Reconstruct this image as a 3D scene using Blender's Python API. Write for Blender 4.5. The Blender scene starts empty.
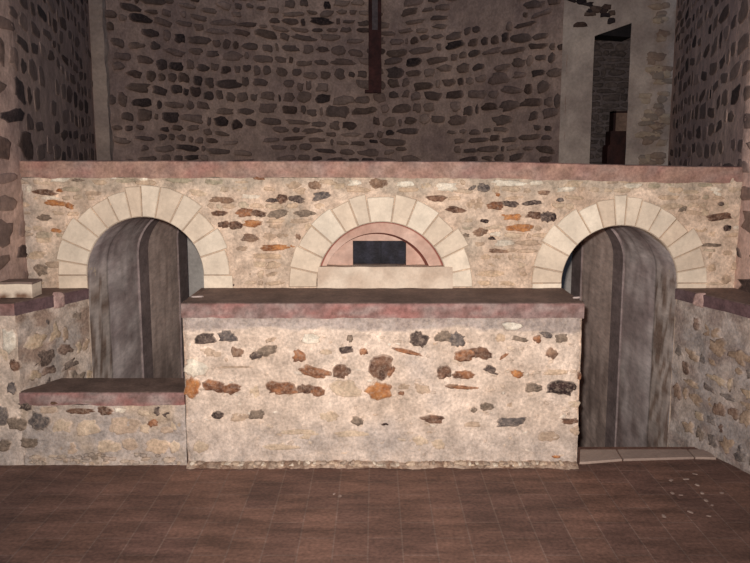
import bpy, math, random
from mathutils import Vector, noise
C = bpy.context.scene.collection
PI = math.pi
# ------------------------------------------------------------------ camera maths
F = 800.0; CX, CY = 375.0, 281.5; H = 1.6
PITCH = math.atan((CY-160)/F)
cp, sp = math.cos(PITCH), math.sin(PITCH)
def P(x, y, Y):
    """point of the plane Y=const seen at that place of the photograph"""
    a, b = (x-CX)/F, (CY-y)/F
    d = Vector((a, cp+b*sp, -sp+b*cp)); t = Y/d.y
    return Vector((d.x*t, Y, H+d.z*t))
def PZ(x, y, Z):
    a, b = (x-CX)/F, (CY-y)/F
    d = Vector((a, cp+b*sp, -sp+b*cp)); t = (Z-H)/d.z
    return Vector((d.x*t, d.y*t, Z))
YF, YA = 4.05, 4.54            # front plane of the counter, plane of the arcade wall
LEDGE = P(375, 303, YF).z      # height of counter and side ledges
STEP = P(100, 392, YF).z
YPIT = PZ(100, 378, STEP).y    # back edge of the low bench / threshold
def lin(c):
    return tuple(((v/255)/12.92 if v/255 <= .04045 else ((v/255+.055)/1.055)**2.4) for v in c)
def mixc(a, b, t): return tuple(a[i]*(1-t)+b[i]*t for i in range(3))
def mul(a, k): return tuple(v*k for v in a)
def sm(a, b, x):
    t = max(0, min(1, (x-a)/(b-a))); return t*t*(3-2*t)
def fb(x, y, z=0, s=1, o=4):
    return noise.fractal(Vector((x*s+7.3, y*s+1.7, z*s+3.1)), 1.0, 2.0, o)
lin_ = lin
# ------------------------------------------------------------------ materials
def material(name, rough=.9, detail=.35, scale=60, bump=.35, bscale=45, metal=0, smear=0, scol=(200, 174, 152), stretch=None):
    """colour comes from the mesh's own stone colours, broken up by fine noise"""
    m = bpy.data.materials.new(name); m.use_nodes = True
    n, l = m.node_tree.nodes, m.node_tree.links
    b = n['Principled BSDF']; b.inputs['Roughness'].default_value = rough
    b.inputs['Metallic'].default_value = metal
    b.inputs['Specular IOR Level'].default_value = .25
    at = n.new('ShaderNodeAttribute'); at.attribute_name = 'Col'
    tc = n.new('ShaderNodeTexCoord')
    n1 = n.new('ShaderNodeTexNoise'); n1.inputs['Scale'].default_value = scale; n1.inputs['Detail'].default_value = 6; n1.inputs['Roughness'].default_value = .65
    n2 = n.new('ShaderNodeTexNoise'); n2.inputs['Scale'].default_value = scale*.22; n2.inputs['Detail'].default_value = 5
    mp = n.new('ShaderNodeMapRange'); mp.inputs[1].default_value = .3; mp.inputs[2].default_value = .7
    mp.inputs[3].default_value = 1-detail; mp.inputs[4].default_value = 1+detail
    mp2 = n.new('ShaderNodeMapRange'); mp2.inputs[1].default_value = .35; mp2.inputs[2].default_value = .65
    mp2.inputs[3].default_value = 1-detail*.6; mp2.inputs[4].default_value = 1+detail*.6
    mm = n.new('ShaderNodeMath'); mm.operation = 'MULTIPLY'
    vm = n.new('ShaderNodeVectorMath'); vm.operation = 'SCALE'
    crd = tc.outputs['Object']
    if stretch:
        mg = n.new('ShaderNodeMapping'); mg.inputs['Scale'].default_value = stretch; l.new(crd, mg.inputs[0]); crd = mg.outputs[0]
    for q in (n1, n2): l.new(crd, q.inputs['Vector'])
    l.new(n1.outputs['Fac'], mp.inputs[0]); l.new(n2.outputs['Fac'], mp2.inputs[0])
    l.new(mp.outputs[0], mm.inputs[0]); l.new(mp2.outputs[0], mm.inputs[1])
    l.new(at.outputs['Color'], vm.inputs[0]); l.new(mm.outputs[0], vm.inputs['Scale'])
    out = vm.outputs[0]
    if smear:                       # lime smeared over the faces of the stones
        n4 = n.new('ShaderNodeTexNoise'); n4.inputs['Scale'].default_value = scale*1.1; n4.inputs['Detail'].default_value = 7; n4.inputs['Roughness'].default_value = .75
        l.new(tc.outputs['Object'], n4.inputs['Vector'])
        m4 = n.new('ShaderNodeMapRange'); m4.inputs[1].default_value = .48; m4.inputs[2].default_value = .62; m4.inputs[3].default_value = 0; m4.inputs[4].default_value = smear
        l.new(n4.outputs['Fac'], m4.inputs[0])
        mx = n.new('ShaderNodeMix'); mx.data_type = 'RGBA'; l.new(m4.outputs[0], mx.inputs[0]); l.new(out, mx.inputs[6]); mx.inputs[7].default_value = (*lin_(scol), 1)
        out = mx.outputs[2]
    l.new(out, b.inputs['Base Color'])
    n3 = n.new('ShaderNodeTexNoise'); n3.inputs['Scale'].default_value = bscale; n3.inputs['Detail'].default_value = 8; n3.inputs['Roughness'].default_value = .7
    bp = n.new('ShaderNodeBump'); bp.inputs['Strength'].default_value = bump; bp.inputs['Distance'].default_value = .012
    l.new(crd, n3.inputs['Vector']); l.new(n3.outputs['Fac'], bp.inputs['Height']); l.new(bp.outputs[0], b.inputs['Normal'])
    return m
M_MAS = material('rubble_masonry', .92, .34, 62, .72, 38, smear=.34)
M_DARKMAS = material('basalt_rubble', .92, .26, 34, .6, 28, smear=.22, scol=(150, 126, 114))
M_CUT = material('cut_limestone', .85, .10, 60, .22, 50)
M_RED = material('red_washed_cement', .85, .30, 55, .3, 60)
M_PLAS = material('grey_lime_render', .9, .16, 30, .3, 22)
M_VAULT = material('drawn_lime_render', .9, .24, 34, .25, 20, smear=.2, scol=(214, 196, 184), stretch=(1, .28, 1))
M_WOOD = material('dark_timber', .7, .3, 30, .3, 30)
M_IRON = material('blackened_iron', .6, .4, 50, .4, 60, .3)

def floor_material():
    m = bpy.data.materials.new('worn_clay_brick_paving'); m.use_nodes = True
    n, l = m.node_tree.nodes, m.node_tree.links
    b = n['Principled BSDF']; b.inputs['Roughness'].default_value = .62; b.inputs['Specular IOR Level'].default_value = .3
    tc = n.new('ShaderNodeTexCoord')
    mpg = n.new('ShaderNodeMapping'); mpg.inputs['Rotation'].default_value = (0, 0, math.radians(90))
    mpg.inputs['Location'].default_value = (.07, .03, 0)
    l.new(tc.outputs['Object'], mpg.inputs[0])
    br = n.new('ShaderNodeTexBrick'); br.inputs['Scale'].default_value = 1
    br.inputs['Brick Width'].default_value = .30; br.inputs['Row Height'].default_value = .145
    br.inputs['Mortar Size'].default_value = .004; br.inputs['Mortar Smooth'].default_value = .4; br.inputs['Bias'].default_value = 0
    br.inputs['Color1'].default_value = (*lin((118, 86, 72)), 1); br.inputs['Color2'].default_value = (*lin((104, 76, 66)), 1)
    br.inputs['Mortar'].default_value = (*lin((122, 96, 84)), 1)
    l.new(mpg.outputs[0], br.inputs['Vector'])
    st = n.new('ShaderNodeMapping'); st.inputs['Scale'].default_value = (1.2, 4.2, 1); l.new(tc.outputs['Object'], st.inputs[0])
    n1 = n.new('ShaderNodeTexNoise'); n1.inputs['Scale'].default_value = 2.2; n1.inputs['Detail'].default_value = 7; n1.inputs['Roughness'].default_value = .65
    l.new(st.outputs[0], n1.inputs['Vector'])
    n2 = n.new('ShaderNodeTexNoise'); n2.inputs['Scale'].default_value = 60; n2.inputs['Detail'].default_value = 5
    l.new(tc.outputs['Object'], n2.inputs['Vector'])
    r1 = n.new('ShaderNodeMapRange'); r1.inputs[1].default_value = .36; r1.inputs[2].default_value = .66; r1.inputs[3].default_value = .62; r1.inputs[4].default_value = 1.35
    r2 = n.new('ShaderNodeMapRange'); r2.inputs[1].default_value = .3; r2.inputs[2].default_value = .7; r2.inputs[3].default_value = .7; r2.inputs[4].default_value = 1.3
    l.new(n1.outputs['Fac'], r1.inputs[0]); l.new(n2.outputs['Fac'], r2.inputs[0])
    mm = n.new('ShaderNodeMath'); mm.operation = 'MULTIPLY'; l.new(r1.outputs[0], mm.inputs[0]); l.new(r2.outputs[0], mm.inputs[1])
    vm = n.new('ShaderNodeVectorMath'); vm.operation = 'SCALE'; l.new(br.outputs['Color'], vm.inputs[0]); l.new(mm.outputs[0], vm.inputs['Scale'])
    l.new(vm.outputs[0], b.inputs['Base Color'])
    bp = n.new('ShaderNodeBump'); bp.inputs['Strength'].default_value = .35; bp.inputs['Distance'].default_value = .006
    ad = n.new('ShaderNodeMath'); ad.operation = 'SUBTRACT'; l.new(n2.outputs['Fac'], ad.inputs[0]); l.new(br.outputs['Fac'], ad.inputs[1])
    l.new(ad.outputs[0], bp.inputs['Height']); l.new(bp.outputs[0], b.inputs['Normal'])
    return m
M_FLOOR = floor_material()

# ------------------------------------------------------------------ mesh builder
class MB:
    def __init__(s): s.v = []; s.f = []; s.c = []; s.sm = []
    def add(s, vs, fs, cols, smooth=False):
        o = len(s.v); s.v += [tuple(v) for v in vs]; s.c += cols
        s.f += [tuple(i+o for i in f) for f in fs]; s.sm += [smooth]*len(fs)
    def build(s, name, mat, parent=None, label=None):
        me = bpy.data.meshes.new(name); me.from_pydata(s.v, [], s.f)
        a = me.color_attributes.new('Col', 'FLOAT_COLOR', 'POINT')
        buf = []
        for c in s.c: buf += [c[0], c[1], c[2], 1.0]
        a.data.foreach_set('color', buf)
        me.polygons.foreach_set('use_smooth', s.sm); me.materials.append(mat); me.update()
        o = bpy.data.objects.new(name, me); C.objects.link(o)
        if parent:
            o.parent = parent
            o.matrix_parent_inverse = parent.matrix_world.inverted()
        if label: o['label'] = label
        return o
def empty(name, loc, label, cat, group=None):
    o = bpy.data.objects.new(name, None); C.objects.link(o); o.location = loc
    o.empty_display_size = .1; bpy.context.view_layer.update()
    o['label'] = label; o['category'] = cat
    if group: o['group'] = group
    return o
def tag(o, label, cat, group=None):
    o['label'] = label; o['category'] = cat
    if group: o['group'] = group
    return o
def structure(o): o['kind'] = 'structure'; return o

def grid(mb, S, u0, u1, v0, v1, step, colf, dispf=None, keep=None, smooth=True):
    nu = max(1, round((u1-u0)/step)); nv = max(1, round((v1-v0)/step))
    idx = {}; vs = []; cs = []; fs = []
    for j in range(nv+1):
        for i in range(nu+1):
            u = u0+(u1-u0)*i/nu; v = v0+(v1-v0)*j/nv
            idx[i, j] = len(vs); vs.append(S(u, v, dispf(u, v) if dispf else 0)); cs.append(colf(u, v))
    for j in range(nv):
        for i in range(nu):
            if keep:
                u = u0+(u1-u0)*(i+.5)/nu; v = v0+(v1-v0)*(j+.5)/nv
                if not keep(u, v): continue
            fs.append((idx[i, j], idx[i+1, j], idx[i+1, j+1], idx[i, j+1]))
    mb.add(vs, fs, cs, smooth)

def lump(mb, S, u, v, a, b, rot=0, h=.015, col=(.2,.2,.2), col2=None, rnd=random, n=16, rough=.18, sq=.75, point=0, bg=None):
    """one irregular stone bedded in the wall: part of the wall's own mesh"""
    sd = rnd.random()*100; col2 = col2 or mul(col, .6)
    vs, cs, fs = [], [], []
    cr, sr = math.cos(rot), math.sin(rot)
    for k, (rr, dd) in enumerate(((1.06, -.012), (1.0, h*.35), (.86, h*.85), (.5, h), )):
        for i in range(n):
            t = 2*PI*i/n
            ct, st = math.cos(t), math.sin(t)
            x = math.copysign(abs(ct)**sq, ct); y = math.copysign(abs(st)**sq, st)
            w = 1+rough*1.5*noise.noise(Vector((ct*1.3+sd, st*1.3, sd)))+rough*1.3*noise.noise(Vector((ct*3.2+sd, st*3.2, sd)))
            if point and y < 0: x *= 1+y*point
            x *= a*rr*w; y *= b*rr*w
            pu, pv = u+x*cr-y*sr, v+x*sr+y*cr
            vs.append(S(pu, pv, dd+(.004*noise.noise(Vector((pu*40, pv*40, sd))) if k > 1 else 0)))
            m = .5+.9*noise.noise(Vector((pu*28+sd, pv*28, sd)))+.7*noise.noise(Vector((pu*75+sd, pv*75, sd)))
            cc = mixc(col, col2, max(0, min(1, m)))
            if bg and k < 2: cc = mixc(cc, bg, (1, .5)[k])
            cs.append(cc)
    vs.append(S(u, v, h)); cs.append(mixc(col, col2, .4))
    for k in range(3):
        for i in range(n):
            j = (i+1) % n
            fs.append((k*n+i, k*n+j, (k+1)*n+j, (k+1)*n+i))
    for i in range(n): fs.append((3*n+i, 3*n+(i+1) % n, 4*n))
    mb.add(vs, fs, cs, True)

def courses(rnd, u0, u1, v0, v1, hr, wr, gap):
    v = v0; out = []
    while v < v1:
        h = rnd.uniform(*hr); u = u0-rnd.random()*wr[1]
        while u < u1:
            w = rnd.uniform(*wr)*(1.0 if rnd.random() > .25 else .55)
            hh = h*rnd.uniform(.72, 1.08)
            out.append((u+w/2, v+h/2+rnd.uniform(-.12, .12)*h, w/2-gap*rnd.uniform(.6, 1.3), hh/2-gap*rnd.uniform(.6, 1.2)))
            u += w
        v += h
    return [o for o in out if o[2] > .01 and o[3] > .008]

def box(mb, x0, x1, y0, y1, z0, z1, col, wob=0, seg=None):
    """box with an optional worn, uneven surface"""
    seg = seg or (1, 1, 1)
    def face(o, du, dv, nu, nv, flip):
        vs, cs, fs = [], [], []
        for j in range(nv+1):
            for i in range(nu+1):
                p = o+du*(i/nu)+dv*(j/nv)
                q = Vector((noise.noise(p*9), noise.noise(p*9+Vector((5, 5, 5))), noise.noise(p*9+Vector((9, 1, 4)))))*wob
                vs.append(p+q); cs.append(col(p) if callable(col) else col)
        for j in range(nv):
            for i in range(nu):
                a = j*(nu+1)+i; f = (a, a+1, a+nu+2, a+nu+1)
                fs.append(f[::-1] if flip else f)
        mb.add(vs, fs, cs, False)
    X, Y, Z = Vector((x1-x0, 0, 0)), Vector((0, y1-y0, 0)), Vector((0, 0, z1-z0))
    o = Vector((x0, y0, z0)); a, b, c = seg
    face(o, X, Z, a, c, False); face(o+Y, X, Z, a, c, True)
    face(o, Y, Z, b, c, True); face(o+X, Y, Z, b, c, False)
    face(o, X, Y, a, b, True); face(o+Z, X, Y, a, b, False)

# ------------------------------------------------------------------ colours (true surface colours)
MORTAR = lin((216, 193, 173)); MORT2 = lin((191, 168, 148)); GREYM = lin((168, 155, 146)); CREAM = lin((226, 212, 186))
RED1, RED2 = lin((154, 106, 98)), lin((134, 108, 102))
CEM = lin((150, 132, 124))
PAL = {'d': (lin((98, 82, 74)), lin((58, 46, 42))), 'D': (lin((66, 46, 42)), lin((32, 24, 24))), 'g': (lin((140, 120, 102)), lin((98, 84, 72))),
       'dg': (lin((118, 106, 98)), lin((78, 70, 68))), 'dr': (lin((126, 92, 72)), lin((72, 48, 38))), 'r': (lin((162, 110, 76)), lin((94, 60, 44))),
       'o': (lin((186, 126, 76)), lin((138, 84, 50))), 't': (lin((178, 150, 122)), lin((146, 118, 94))), 'tt': (lin((196, 172, 142)), lin((178, 150, 120))),
       'y': (lin((200, 168, 134)), lin((180, 148, 116))), 'w': (lin((236, 226, 206)), lin((222, 208, 184))), 'gg': (lin((160, 150, 122)), lin((138, 126, 102))),
       'br': (lin((150, 118, 94)), lin((108, 80, 64)))}

def px_lumps(mb, Y, S, stones, rnd, h=.010, bgf=None):
    for st in stones:
        x, y, w, hh, code = st[:5]; rot = st[5] if len(st) > 5 else 0; pt = st[6] if len(st) > 6 else 0
        c = P(x, y, Y); a = (P(x+w/2, y, Y)-c).x; b = (P(x, y-hh/2, Y)-c).z
        c1, c2 = PAL[code]
        bg = bgf(c.x, c.z) if bgf else MORTAR
        if code in ('tt', 't', 'y', 'gg', 'w'): c1, c2 = mixc(c1, bg, .3), mixc(c2, bg, .3)
        lump(mb, S, c.x, c.z, a*.99, b*1.0, math.radians(rot), h*(.4 if code in ('tt', 't', 'y', 'gg') else 1), c1, c2, rnd, 22, .24, .82, pt, bg)

# ------------------------------------------------------------------ COUNTER
rnd = random.Random(4)
xl, xr = P(181.5, 303, YF).x, P(583.5, 303, YF).x
def mort_col(u, v, low=.16, seed=0):
    n1 = fb(u, v, seed, 3.2); n2 = fb(u, v, seed+5, 11)
    c = mixc(MORTAR, MORT2, max(0, min(1, .35+.7*n1+.35*n2)))
    c = mixc(c, GREYM, max(0, min(.75, .45*sm(.30, .08, v)+.5*max(0, fb(u, v, 9, 5)-.12))))
    return c
counter = empty('masonry_counter', ((xl+xr)/2, (YF+YA)/2, 0), 'long pale rubble stone counter with a red-washed edge, projecting in front of the three arches', 'counter')
mb = MB()
zc0 = P(375, 318, YF).z
def cem_edge(u): return P(375, 331, YF).z+.022*fb(u, 0, 3, 3)+.006*fb(u, 0, 8, 20)
def ccol(u, v):
    c = mort_col(u, v)
    t = sm(-.004, .006, v-cem_edge(u))
    t *= .9
    return mixc(c, mixc(CEM, GREYM, .5+.6*fb(u, v, 2, 7)), t)
def cdisp(u, v):
    e = min(u-xl, xr-u)
    return .008*fb(u, v, 0, 6)+.004*fb(u, v, 4, 25)-.012*sm(.03, 0, e)-.006*sm(0, .01, v-cem_edge(u))
SC = lambda u, v, d: (u, YF-d, v)
grid(mb, SC, xl, xr, 0, zc0+.002, .011, ccol, cdisp)
for sx, X in ((-1, xl), (1, xr)):      # the two ends
    SE = (lambda X, sx: lambda u, v, d: (X+sx*(d-.004), u, v))(X, sx)
    grid(mb, SE, YF+.004, YA, -1.0, zc0+.002, .04, lambda u, v: mort_col(u, v, seed=3), lambda u, v: .008*fb(u, v, 8, 6)*min(1, (u-YF)/.05))
COUNTER_ST = [(206, 338, 22, 12, 'd', 4), (227, 337, 20, 11, 'dg', -8), (209, 352, 11, 8, 't', -15), (217, 354.5, 10, 5, 't'), (236.6, 352, 13, 10, 'br'),
 (256, 355.5, 14, 8, 'd', 12), (268, 350.5, 20, 10, 'g', 15), (270.5, 340, 11, 4, 't', 20), (298.5, 355.6, 14, 12, 'r', -10), (314, 371.5, 30, 10, 'r', -14),
 (311, 339, 19, 11, 'w', 0, .0), (196, 368, 24, 17, 'w'), (191.6, 388, 14, 21, 'o', -8), (215.5, 386.5, 28, 12, 'r', -8), (232, 389, 19, 10, 'r', 6),
 (236, 367, 38, 2.2, 't'), (254.6, 392, 10, 13, 'tt'), (281.7, 388, 33, 15, 'r', 4), (305, 389, 16, 9, 'dr', 8), (316, 390.5, 17, 11, 'r', -10),
 (350, 338, 6, 8, 'g'), (345.5, 350, 14, 8, 'd', 8), (341.7, 371, 17, 14, 'dr', 5), (380, 367, 28, 24, 'dr', 0, .45), (391, 371, 6, 12, 'r', -30),
 (380, 390.5, 24, 16, 'o', 3), (345.5, 388.7, 27, 17, 'tt'), (357, 392, 8, 6, 'tt'), (404.3, 386, 12, 6, 't', -8), (422, 389, 17, 10, 't', -15), (401.5, 393, 6, 4, 'r'),
 (419, 339, 18, 15, 'd', -25), (407, 351.5, 30, 4, 'r', -14), (363, 352, 8, 7, 'r'), (443, 336.5, 18, 11, 'g', -4), (457, 339, 17, 14, 'dg', -25),
 (444, 372.5, 17, 12, 'dr', 15), (463, 374.7, 21, 9, 'r'), (465, 355, 22, 12, 'r', 12), (481, 352.5, 22, 12, 'dr', -4), (490, 369, 12, 8, 'd', -25), (494, 373, 11, 2, 'd', -18),
 (517, 373.7, 14, 8, 'o', -12), (504, 356, 11, 3, 'r', 35), (512, 326, 20, 8, 'w', 0), (520, 339, 17, 5, 'g', -10), (500, 338, 10, 9, 'y'), (537.4, 339, 8, 7, 'r'),
 (546, 334.5, 13, 5, 'dg', -15), (560, 338.5, 13, 9, 'g', 5), (551.4, 353, 12, 10, 'br', -20), (556, 372.4, 26, 6, 'y', 3), (561.7, 387.4, 28, 14, 'D', 0), (573, 387, 8, 7, 'D', 0),
 (532.7, 388, 17, 9, 'g', 0), (460, 387, 32, 4, 'r', -3), (452, 386, 12, 5, 'br'), (579.4, 376, 4, 7, 'r'), (218.7, 414.7, 12, 8, 'd', -10), (240, 417.5, 19, 9, 't', 8), (257, 414.7, 16, 9, 'g', 5),
 (329, 416, 18, 13, 'tt'), (357, 421, 13, 8, 'g', -8), (201, 447, 17, 12, 'tt'), (300, 432, 40, 5, 'tt'), (350, 434, 36, 6, 'tt'), (433.3, 419, 26, 8, 'dr', -4), (511, 422, 30, 10, 'dg', 6),
 (486.6, 406.5, 13, 7, 'g', 4), (474, 410, 6, 5, 'g'), (473, 424, 16, 6, 't'), (548, 436.5, 22, 10, 't', 4), (570, 421, 17, 6, 'dr'), (385, 424, 7, 3, 'D'), (575, 430.5, 10, 8, 't'),
 (556, 456.5, 8, 3, 'o'), (420, 441, 14, 9, 'tt'), (438, 444, 12, 10, 'tt'), (280, 447, 34, 6, 'tt'), (510, 405, 7, 5, 't'), (574, 404, 12, 6, 'tt'), (326, 352, 12, 6, 'tt'), (312, 436, 24, 8, 'tt')]
px_lumps(mb, YF, SC, COUNTER_ST, rnd, bgf=ccol)
for k in range(150):                   # pebbly pieces in the lime joints
    u = rnd.uniform(xl+.03, xr-.03); v = rnd.uniform(.05, zc0-.09)
    lump(mb, SC, u, v, rnd.uniform(.006, .022), rnd.uniform(.004, .009), rnd.uniform(-.4, .4), .005, mixc(MORTAR, PAL[rnd.choice(['tt', 't', 'y', 'w', 'g'])][0], rnd.uniform(.3, .8)), mort_col(u, v), rnd, 8, .4)
mb.build('rubble_body', M_MAS, counter)
# red-washed cement top: slab with its worn front edge
def red_col(p, k=1.0):
    t = max(0, min(1, .5+.9*fb(p.x, p.y+p.z*2, 1, 4)))
    c = mixc(RED1, RED2, t)
    c = mixc(c, CEM, max(0, min(.8, .25+1.3*fb(p.x, p.z*3+p.y, 6, 7))))
    return mixc(c, lin((104, 72, 64)), max(0, min(.6, 1.3*fb(p.x, p.z*2+p.y, 16, 14))))
TOPC = lin((134, 110, 98))
def slab(pts_front, z0f, z1f, depthY, name, parent, topcol, wob=.003, mat=M_RED, rr=red_col, step=.02, seedz=0):
    """coping following a front line; front edge face + top face + underside"""
    mbb = MB(); xs0, xs1 = pts_front
    n = max(2, round((xs1-xs0)/step)); vs, cs, fs = [], [], []
    for i in range(n+1):
        x = xs0+(xs1-xs0)*i/n; z0, z1 = z0f(x), z1f(x)
        for (y, z, kind) in ((depthY[0]+.03, z0+.002, 1), (depthY[0]-.004, z0, 1), (depthY[0]-.007, (z0*2+z1)/3, 1), (depthY[0]-.007, (z0+2*z1)/3, 1), (depthY[0]-.004, z1-.005, 1),
                             (depthY[0]+.006, z1, 0), (depthY[0]*.6+depthY[1]*.4, z1, 0), (depthY[1], z1, 0)):
            p = Vector((x, y, z))
            w = wob*fb(x, z*4, seedz, 9)
            vs.append((x, y+(w if y < depthY[0]+.02 else 0), z+(w*.6 if z > z0+.001 else 1.2*w)))
            cs.append(rr(p) if kind else topcol(p))
    for i in range(n):
        for k in range(7):
            a = i*8+k; fs.append((a, a+1, a+9, a+8))
    mbb.add(vs, fs, cs, False)
    for e in (0, n):                    # ends
        o = e*8; q = [vs[o+k] for k in range(1, 8)]+[(vs[o+7][0], vs[o+7][1], vs[o][2])]
        mbb.add(q, [tuple(range(len(q))) if e else tuple(range(len(q)))[::-1]], [rr(Vector(p)) for p in q], False)
    return mbb.build(name, mat, parent)
def topc(p): return mixc(TOPC, lin((110, 90, 80)), max(0, min(1, .5+fb(p.x, p.y, 3, 5))))
slab((xl-.002, xr+.004), lambda x: zc0+.003*fb(x, 0, 3, 8), lambda x: LEDGE, (YF, YA+.001), 'coping', counter, topc)
# crumbling lime footing at the bottom
mb = MB()
def foot(u, v): return .012+.012*fb(u, v, 7, 9)+.008*fb(u, v, 3, 40)
n = 260; vs, cs, fs = [], [], []
for i in range(n+1):
    u = xl+.005+(xr-xl-.01)*i/n; d = .045+.02*fb(u, 0, 7, 6)+.012*fb(u, 0, 3, 35); hz = .022+.009*fb(u, 1, 7, 14)
    for (y, z) in ((YF-d, 0), (YF-d*.8, hz*.55), (YF-d*.4, hz*.85), (YF+.01, hz)):
        vs.append((u, y, z)); cs.append(mixc(MORT2, lin((122, 94, 76)), max(0, min(1, .65+.9*fb(u, y, 5, 12)))))
for i in range(n):
    for k in range(3): a = i*4+k; fs.append((a, a+4, a+5, a+1))
mb.add(vs, fs, cs, True)
SFt = lambda u, v, d: (u, YF-.03-d*1.2, v)
for k in range(110):
    u = rnd.uniform(xl+.03, xr-.03); c = rnd.choice(['t', 'y', 'w', 'br', 'g', 'tt'])
    lump(mb, SFt, u, rnd.uniform(.008, .026), rnd.uniform(.008, .02), rnd.uniform(.005, .010), 0, .012, mixc(PAL[c][0], MORT2, .6), mixc(PAL[c][1], MORT2, .5), rnd, 8, .4)
mb.build('lime_footing', M_MAS, counter)

# ------------------------------------------------------------------ SIDE LEDGES
# plan of the splayed inner faces (jamb corner at YA, outer corner towards the viewer)
jl = P(87.5, 290, YA).x; jr = P(676.5, 290, YA).x
fl = P(13.5, 305, YF).x; fr = P(742, 307, YF).x
WL0, WR0 = P(24.5, 220, YA).x, P(738.5, 220, YA).x
WLs, WRs = (P(94, 100, 9.0).x-WL0)/(9.0-YA), (P(670, 100, 9.2).x-WR0)/(9.2-YA)
SWL = lambda y: WL0+WLs*(y-YA) if y > YA else WL0-.02*(YA-y)   # plan lines of the room's side walls
SWR = lambda y: WR0+WRs*(y-YA) if y > YA else WR0+.10*(YA-y)
rnd = random.Random(11)
def side_ledge(name, label, sgn):
    jx, fx = (jl, fl) if sgn < 0 else (jr, fr)
    y_front = YF if sgn < 0 else 2.9
    sl = (fx-jx)/(YA-YF)
    xin = lambda y: jx+sl*(YA-y)
    ex = SWL if sgn < 0 else SWR
    t = empty(name, ((jx+fx)/2+sgn*.12, (YA+YF)/2, 0), label, 'ledge')
    mb = MB()
    hc = LEDGE-.066
    S = lambda u, v, d: (xin(u)-sgn*d, u, v)
    def col(u, v):
        c = mort_col(u, v, seed=20+sgn)
        c = mixc(c, mul(GREYM, .9), max(0, min(.9, .5+.9*fb(u, v, 13, 5))))
        return mixc(c, lin((130, 104, 88)), max(0, min(.8, 2.0*fb(u*.6, v, 61, 10))))
    if sgn > 0:
        def col(u, v, c0=col):
            return mixc(c0(u, v), lin((146, 138, 138)), .35)
    grid(mb, S, y_front, YA, -1.0, hc, .016, col, lambda u, v: .012*fb(u, v, 3, 9)*min(1, (u-y_front)/.03+.2))
    for (u, v, a, b) in courses(rnd, y_front+.05, YA-.02, .04, hc-.03, (.06, .11), (.07, .17), .010):
        if rnd.random() < .75:
            c = rnd.choice(['d', 'g', 't', 'tt', 'br', 'dg', 't', 'dr', 'tt'])
            if v+b < hc-.01 and u-a > y_front+.01 and u+a < YA: lump(mb, S, u, v, a*.95, b*.95, rnd.uniform(-.3, .3), .007, mixc(PAL[c][0], col(u, v), .28), mixc(PAL[c][1], col(u, v), .1), rnd, 16, .5, bg=col(u, v))
    # front face (left ledge only shows one)
    if sgn < 0:
        xo = ex(YF)
        S2 = lambda u, v, d: (u, YF-d, v)
        grid(mb, S2, xo-.35, fx+.007, 0, hc+.003, .014, lambda u, v: mort_col(u, v, seed=31), lambda u, v: .010*fb(u, v, 0, 8))
        for s in [(10, 341, 15, 24, 'w'), (15, 365, 10, 12, 'dr', 40), (4, 352, 10, 18, 'tt'), (12, 388, 9, 12, 'dg'), (25.3, 405.5, 15, 8, 'd'), (15, 423, 15, 14, 'g'), (2.5, 415, 14, 20, 'dg'), (5, 445, 14, 12, 'g'), (3, 376, 12, 9, 't'), (-12, 400, 14, 10, 'g')]:
            if s[0] < 17: px_lumps(mb, YF, S2, [s], rnd)
    mb.build('rubble_body', M_MAS, t)
    # coping: top polygon + inner edge (+ front edge)
    mb = MB(); n = 30; vs, cs, fs = [], [], []
    for i in range(n+1):
        y = y_front-(.006 if sgn < 0 else 0)+(YA-y_front+(.006 if sgn < 0 else 0))*i/n; x = xin(y); w = .003*fb(y, 0, 5, 9)
        for (xx, z) in ((x+sgn*.03, hc), (x-sgn*(.006+w), hc+2*w), (x-sgn*(.007+w), LEDGE-.005), (x+sgn*.004, LEDGE), (ex(y)+sgn*.02, LEDGE)):
            vs.append((xx, y, z)); q = Vector((xx, y, z))
            cs.append(topc(q) if z > LEDGE-.001 else mixc(red_col(q), lin((92, 72, 74)), .85))
    for i in range(n):
        for k in range(4): a = i*5+k; fs.append((a, a+1, a+6, a+5))
    mb.add(vs, fs, cs, False)
    if sgn < 0:
        x0, x1 = ex(YF)-.35, xin(YF)+.006
        m = 24; vs, cs, fs = [], [], []
        for i in range(m+1):
            x = x0+(x1-x0)*i/m; w = .003*fb(x, 0, 5, 9)
            for (y, z) in ((YF+.02, hc), (YF-.008-w, hc+2*w), (YF-.008-w, LEDGE-.004), (YF-.004, LEDGE), (YF+.25, LEDGE)):
                vs.append((x, y, z)); q = Vector((x, y, z)); cs.append(topc(q) if z > LEDGE-.001 else red_col(q))
        for i in range(m):
            for k in range(4): a = i*5+k; fs.append((a, a+1, a+6, a+5))
        # keep the second top strip just under the first one
        vs = [(x, y, z-.0015 if z > LEDGE-.001 else z) for (x, y, z) in vs]
        mb.add(vs, fs, cs, False)
    # pink mortar lump where the wash has been patched
    mb.build('coping', M_RED, t)
    mb = MB()
    ym = (PZ(57 if sgn < 0 else 706.5, 298, LEDGE-.03).y)
    ym = 4.35 if sgn > 0 else 4.33
    def S3(u, v, d): return (xin(u)-sgn*(d+.006), u, v)
    lump(mb, S3, ym, LEDGE-.038, .036, .042, 0, .009, lin((184, 152, 142)), lin((160, 128, 120)), rnd, 14, .15, .5)
    mb.build('mortar_patch', M_MAS, t, 'pale pink mortar patch')
    return t
side_ledge('masonry_ledge', 'low splayed rubble wall with a dark ledge on top, left of the left arch', -1)
side_ledge('masonry_ledge', 'low splayed rubble wall with a dark ledge on top, right of the right arch', 1)

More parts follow.
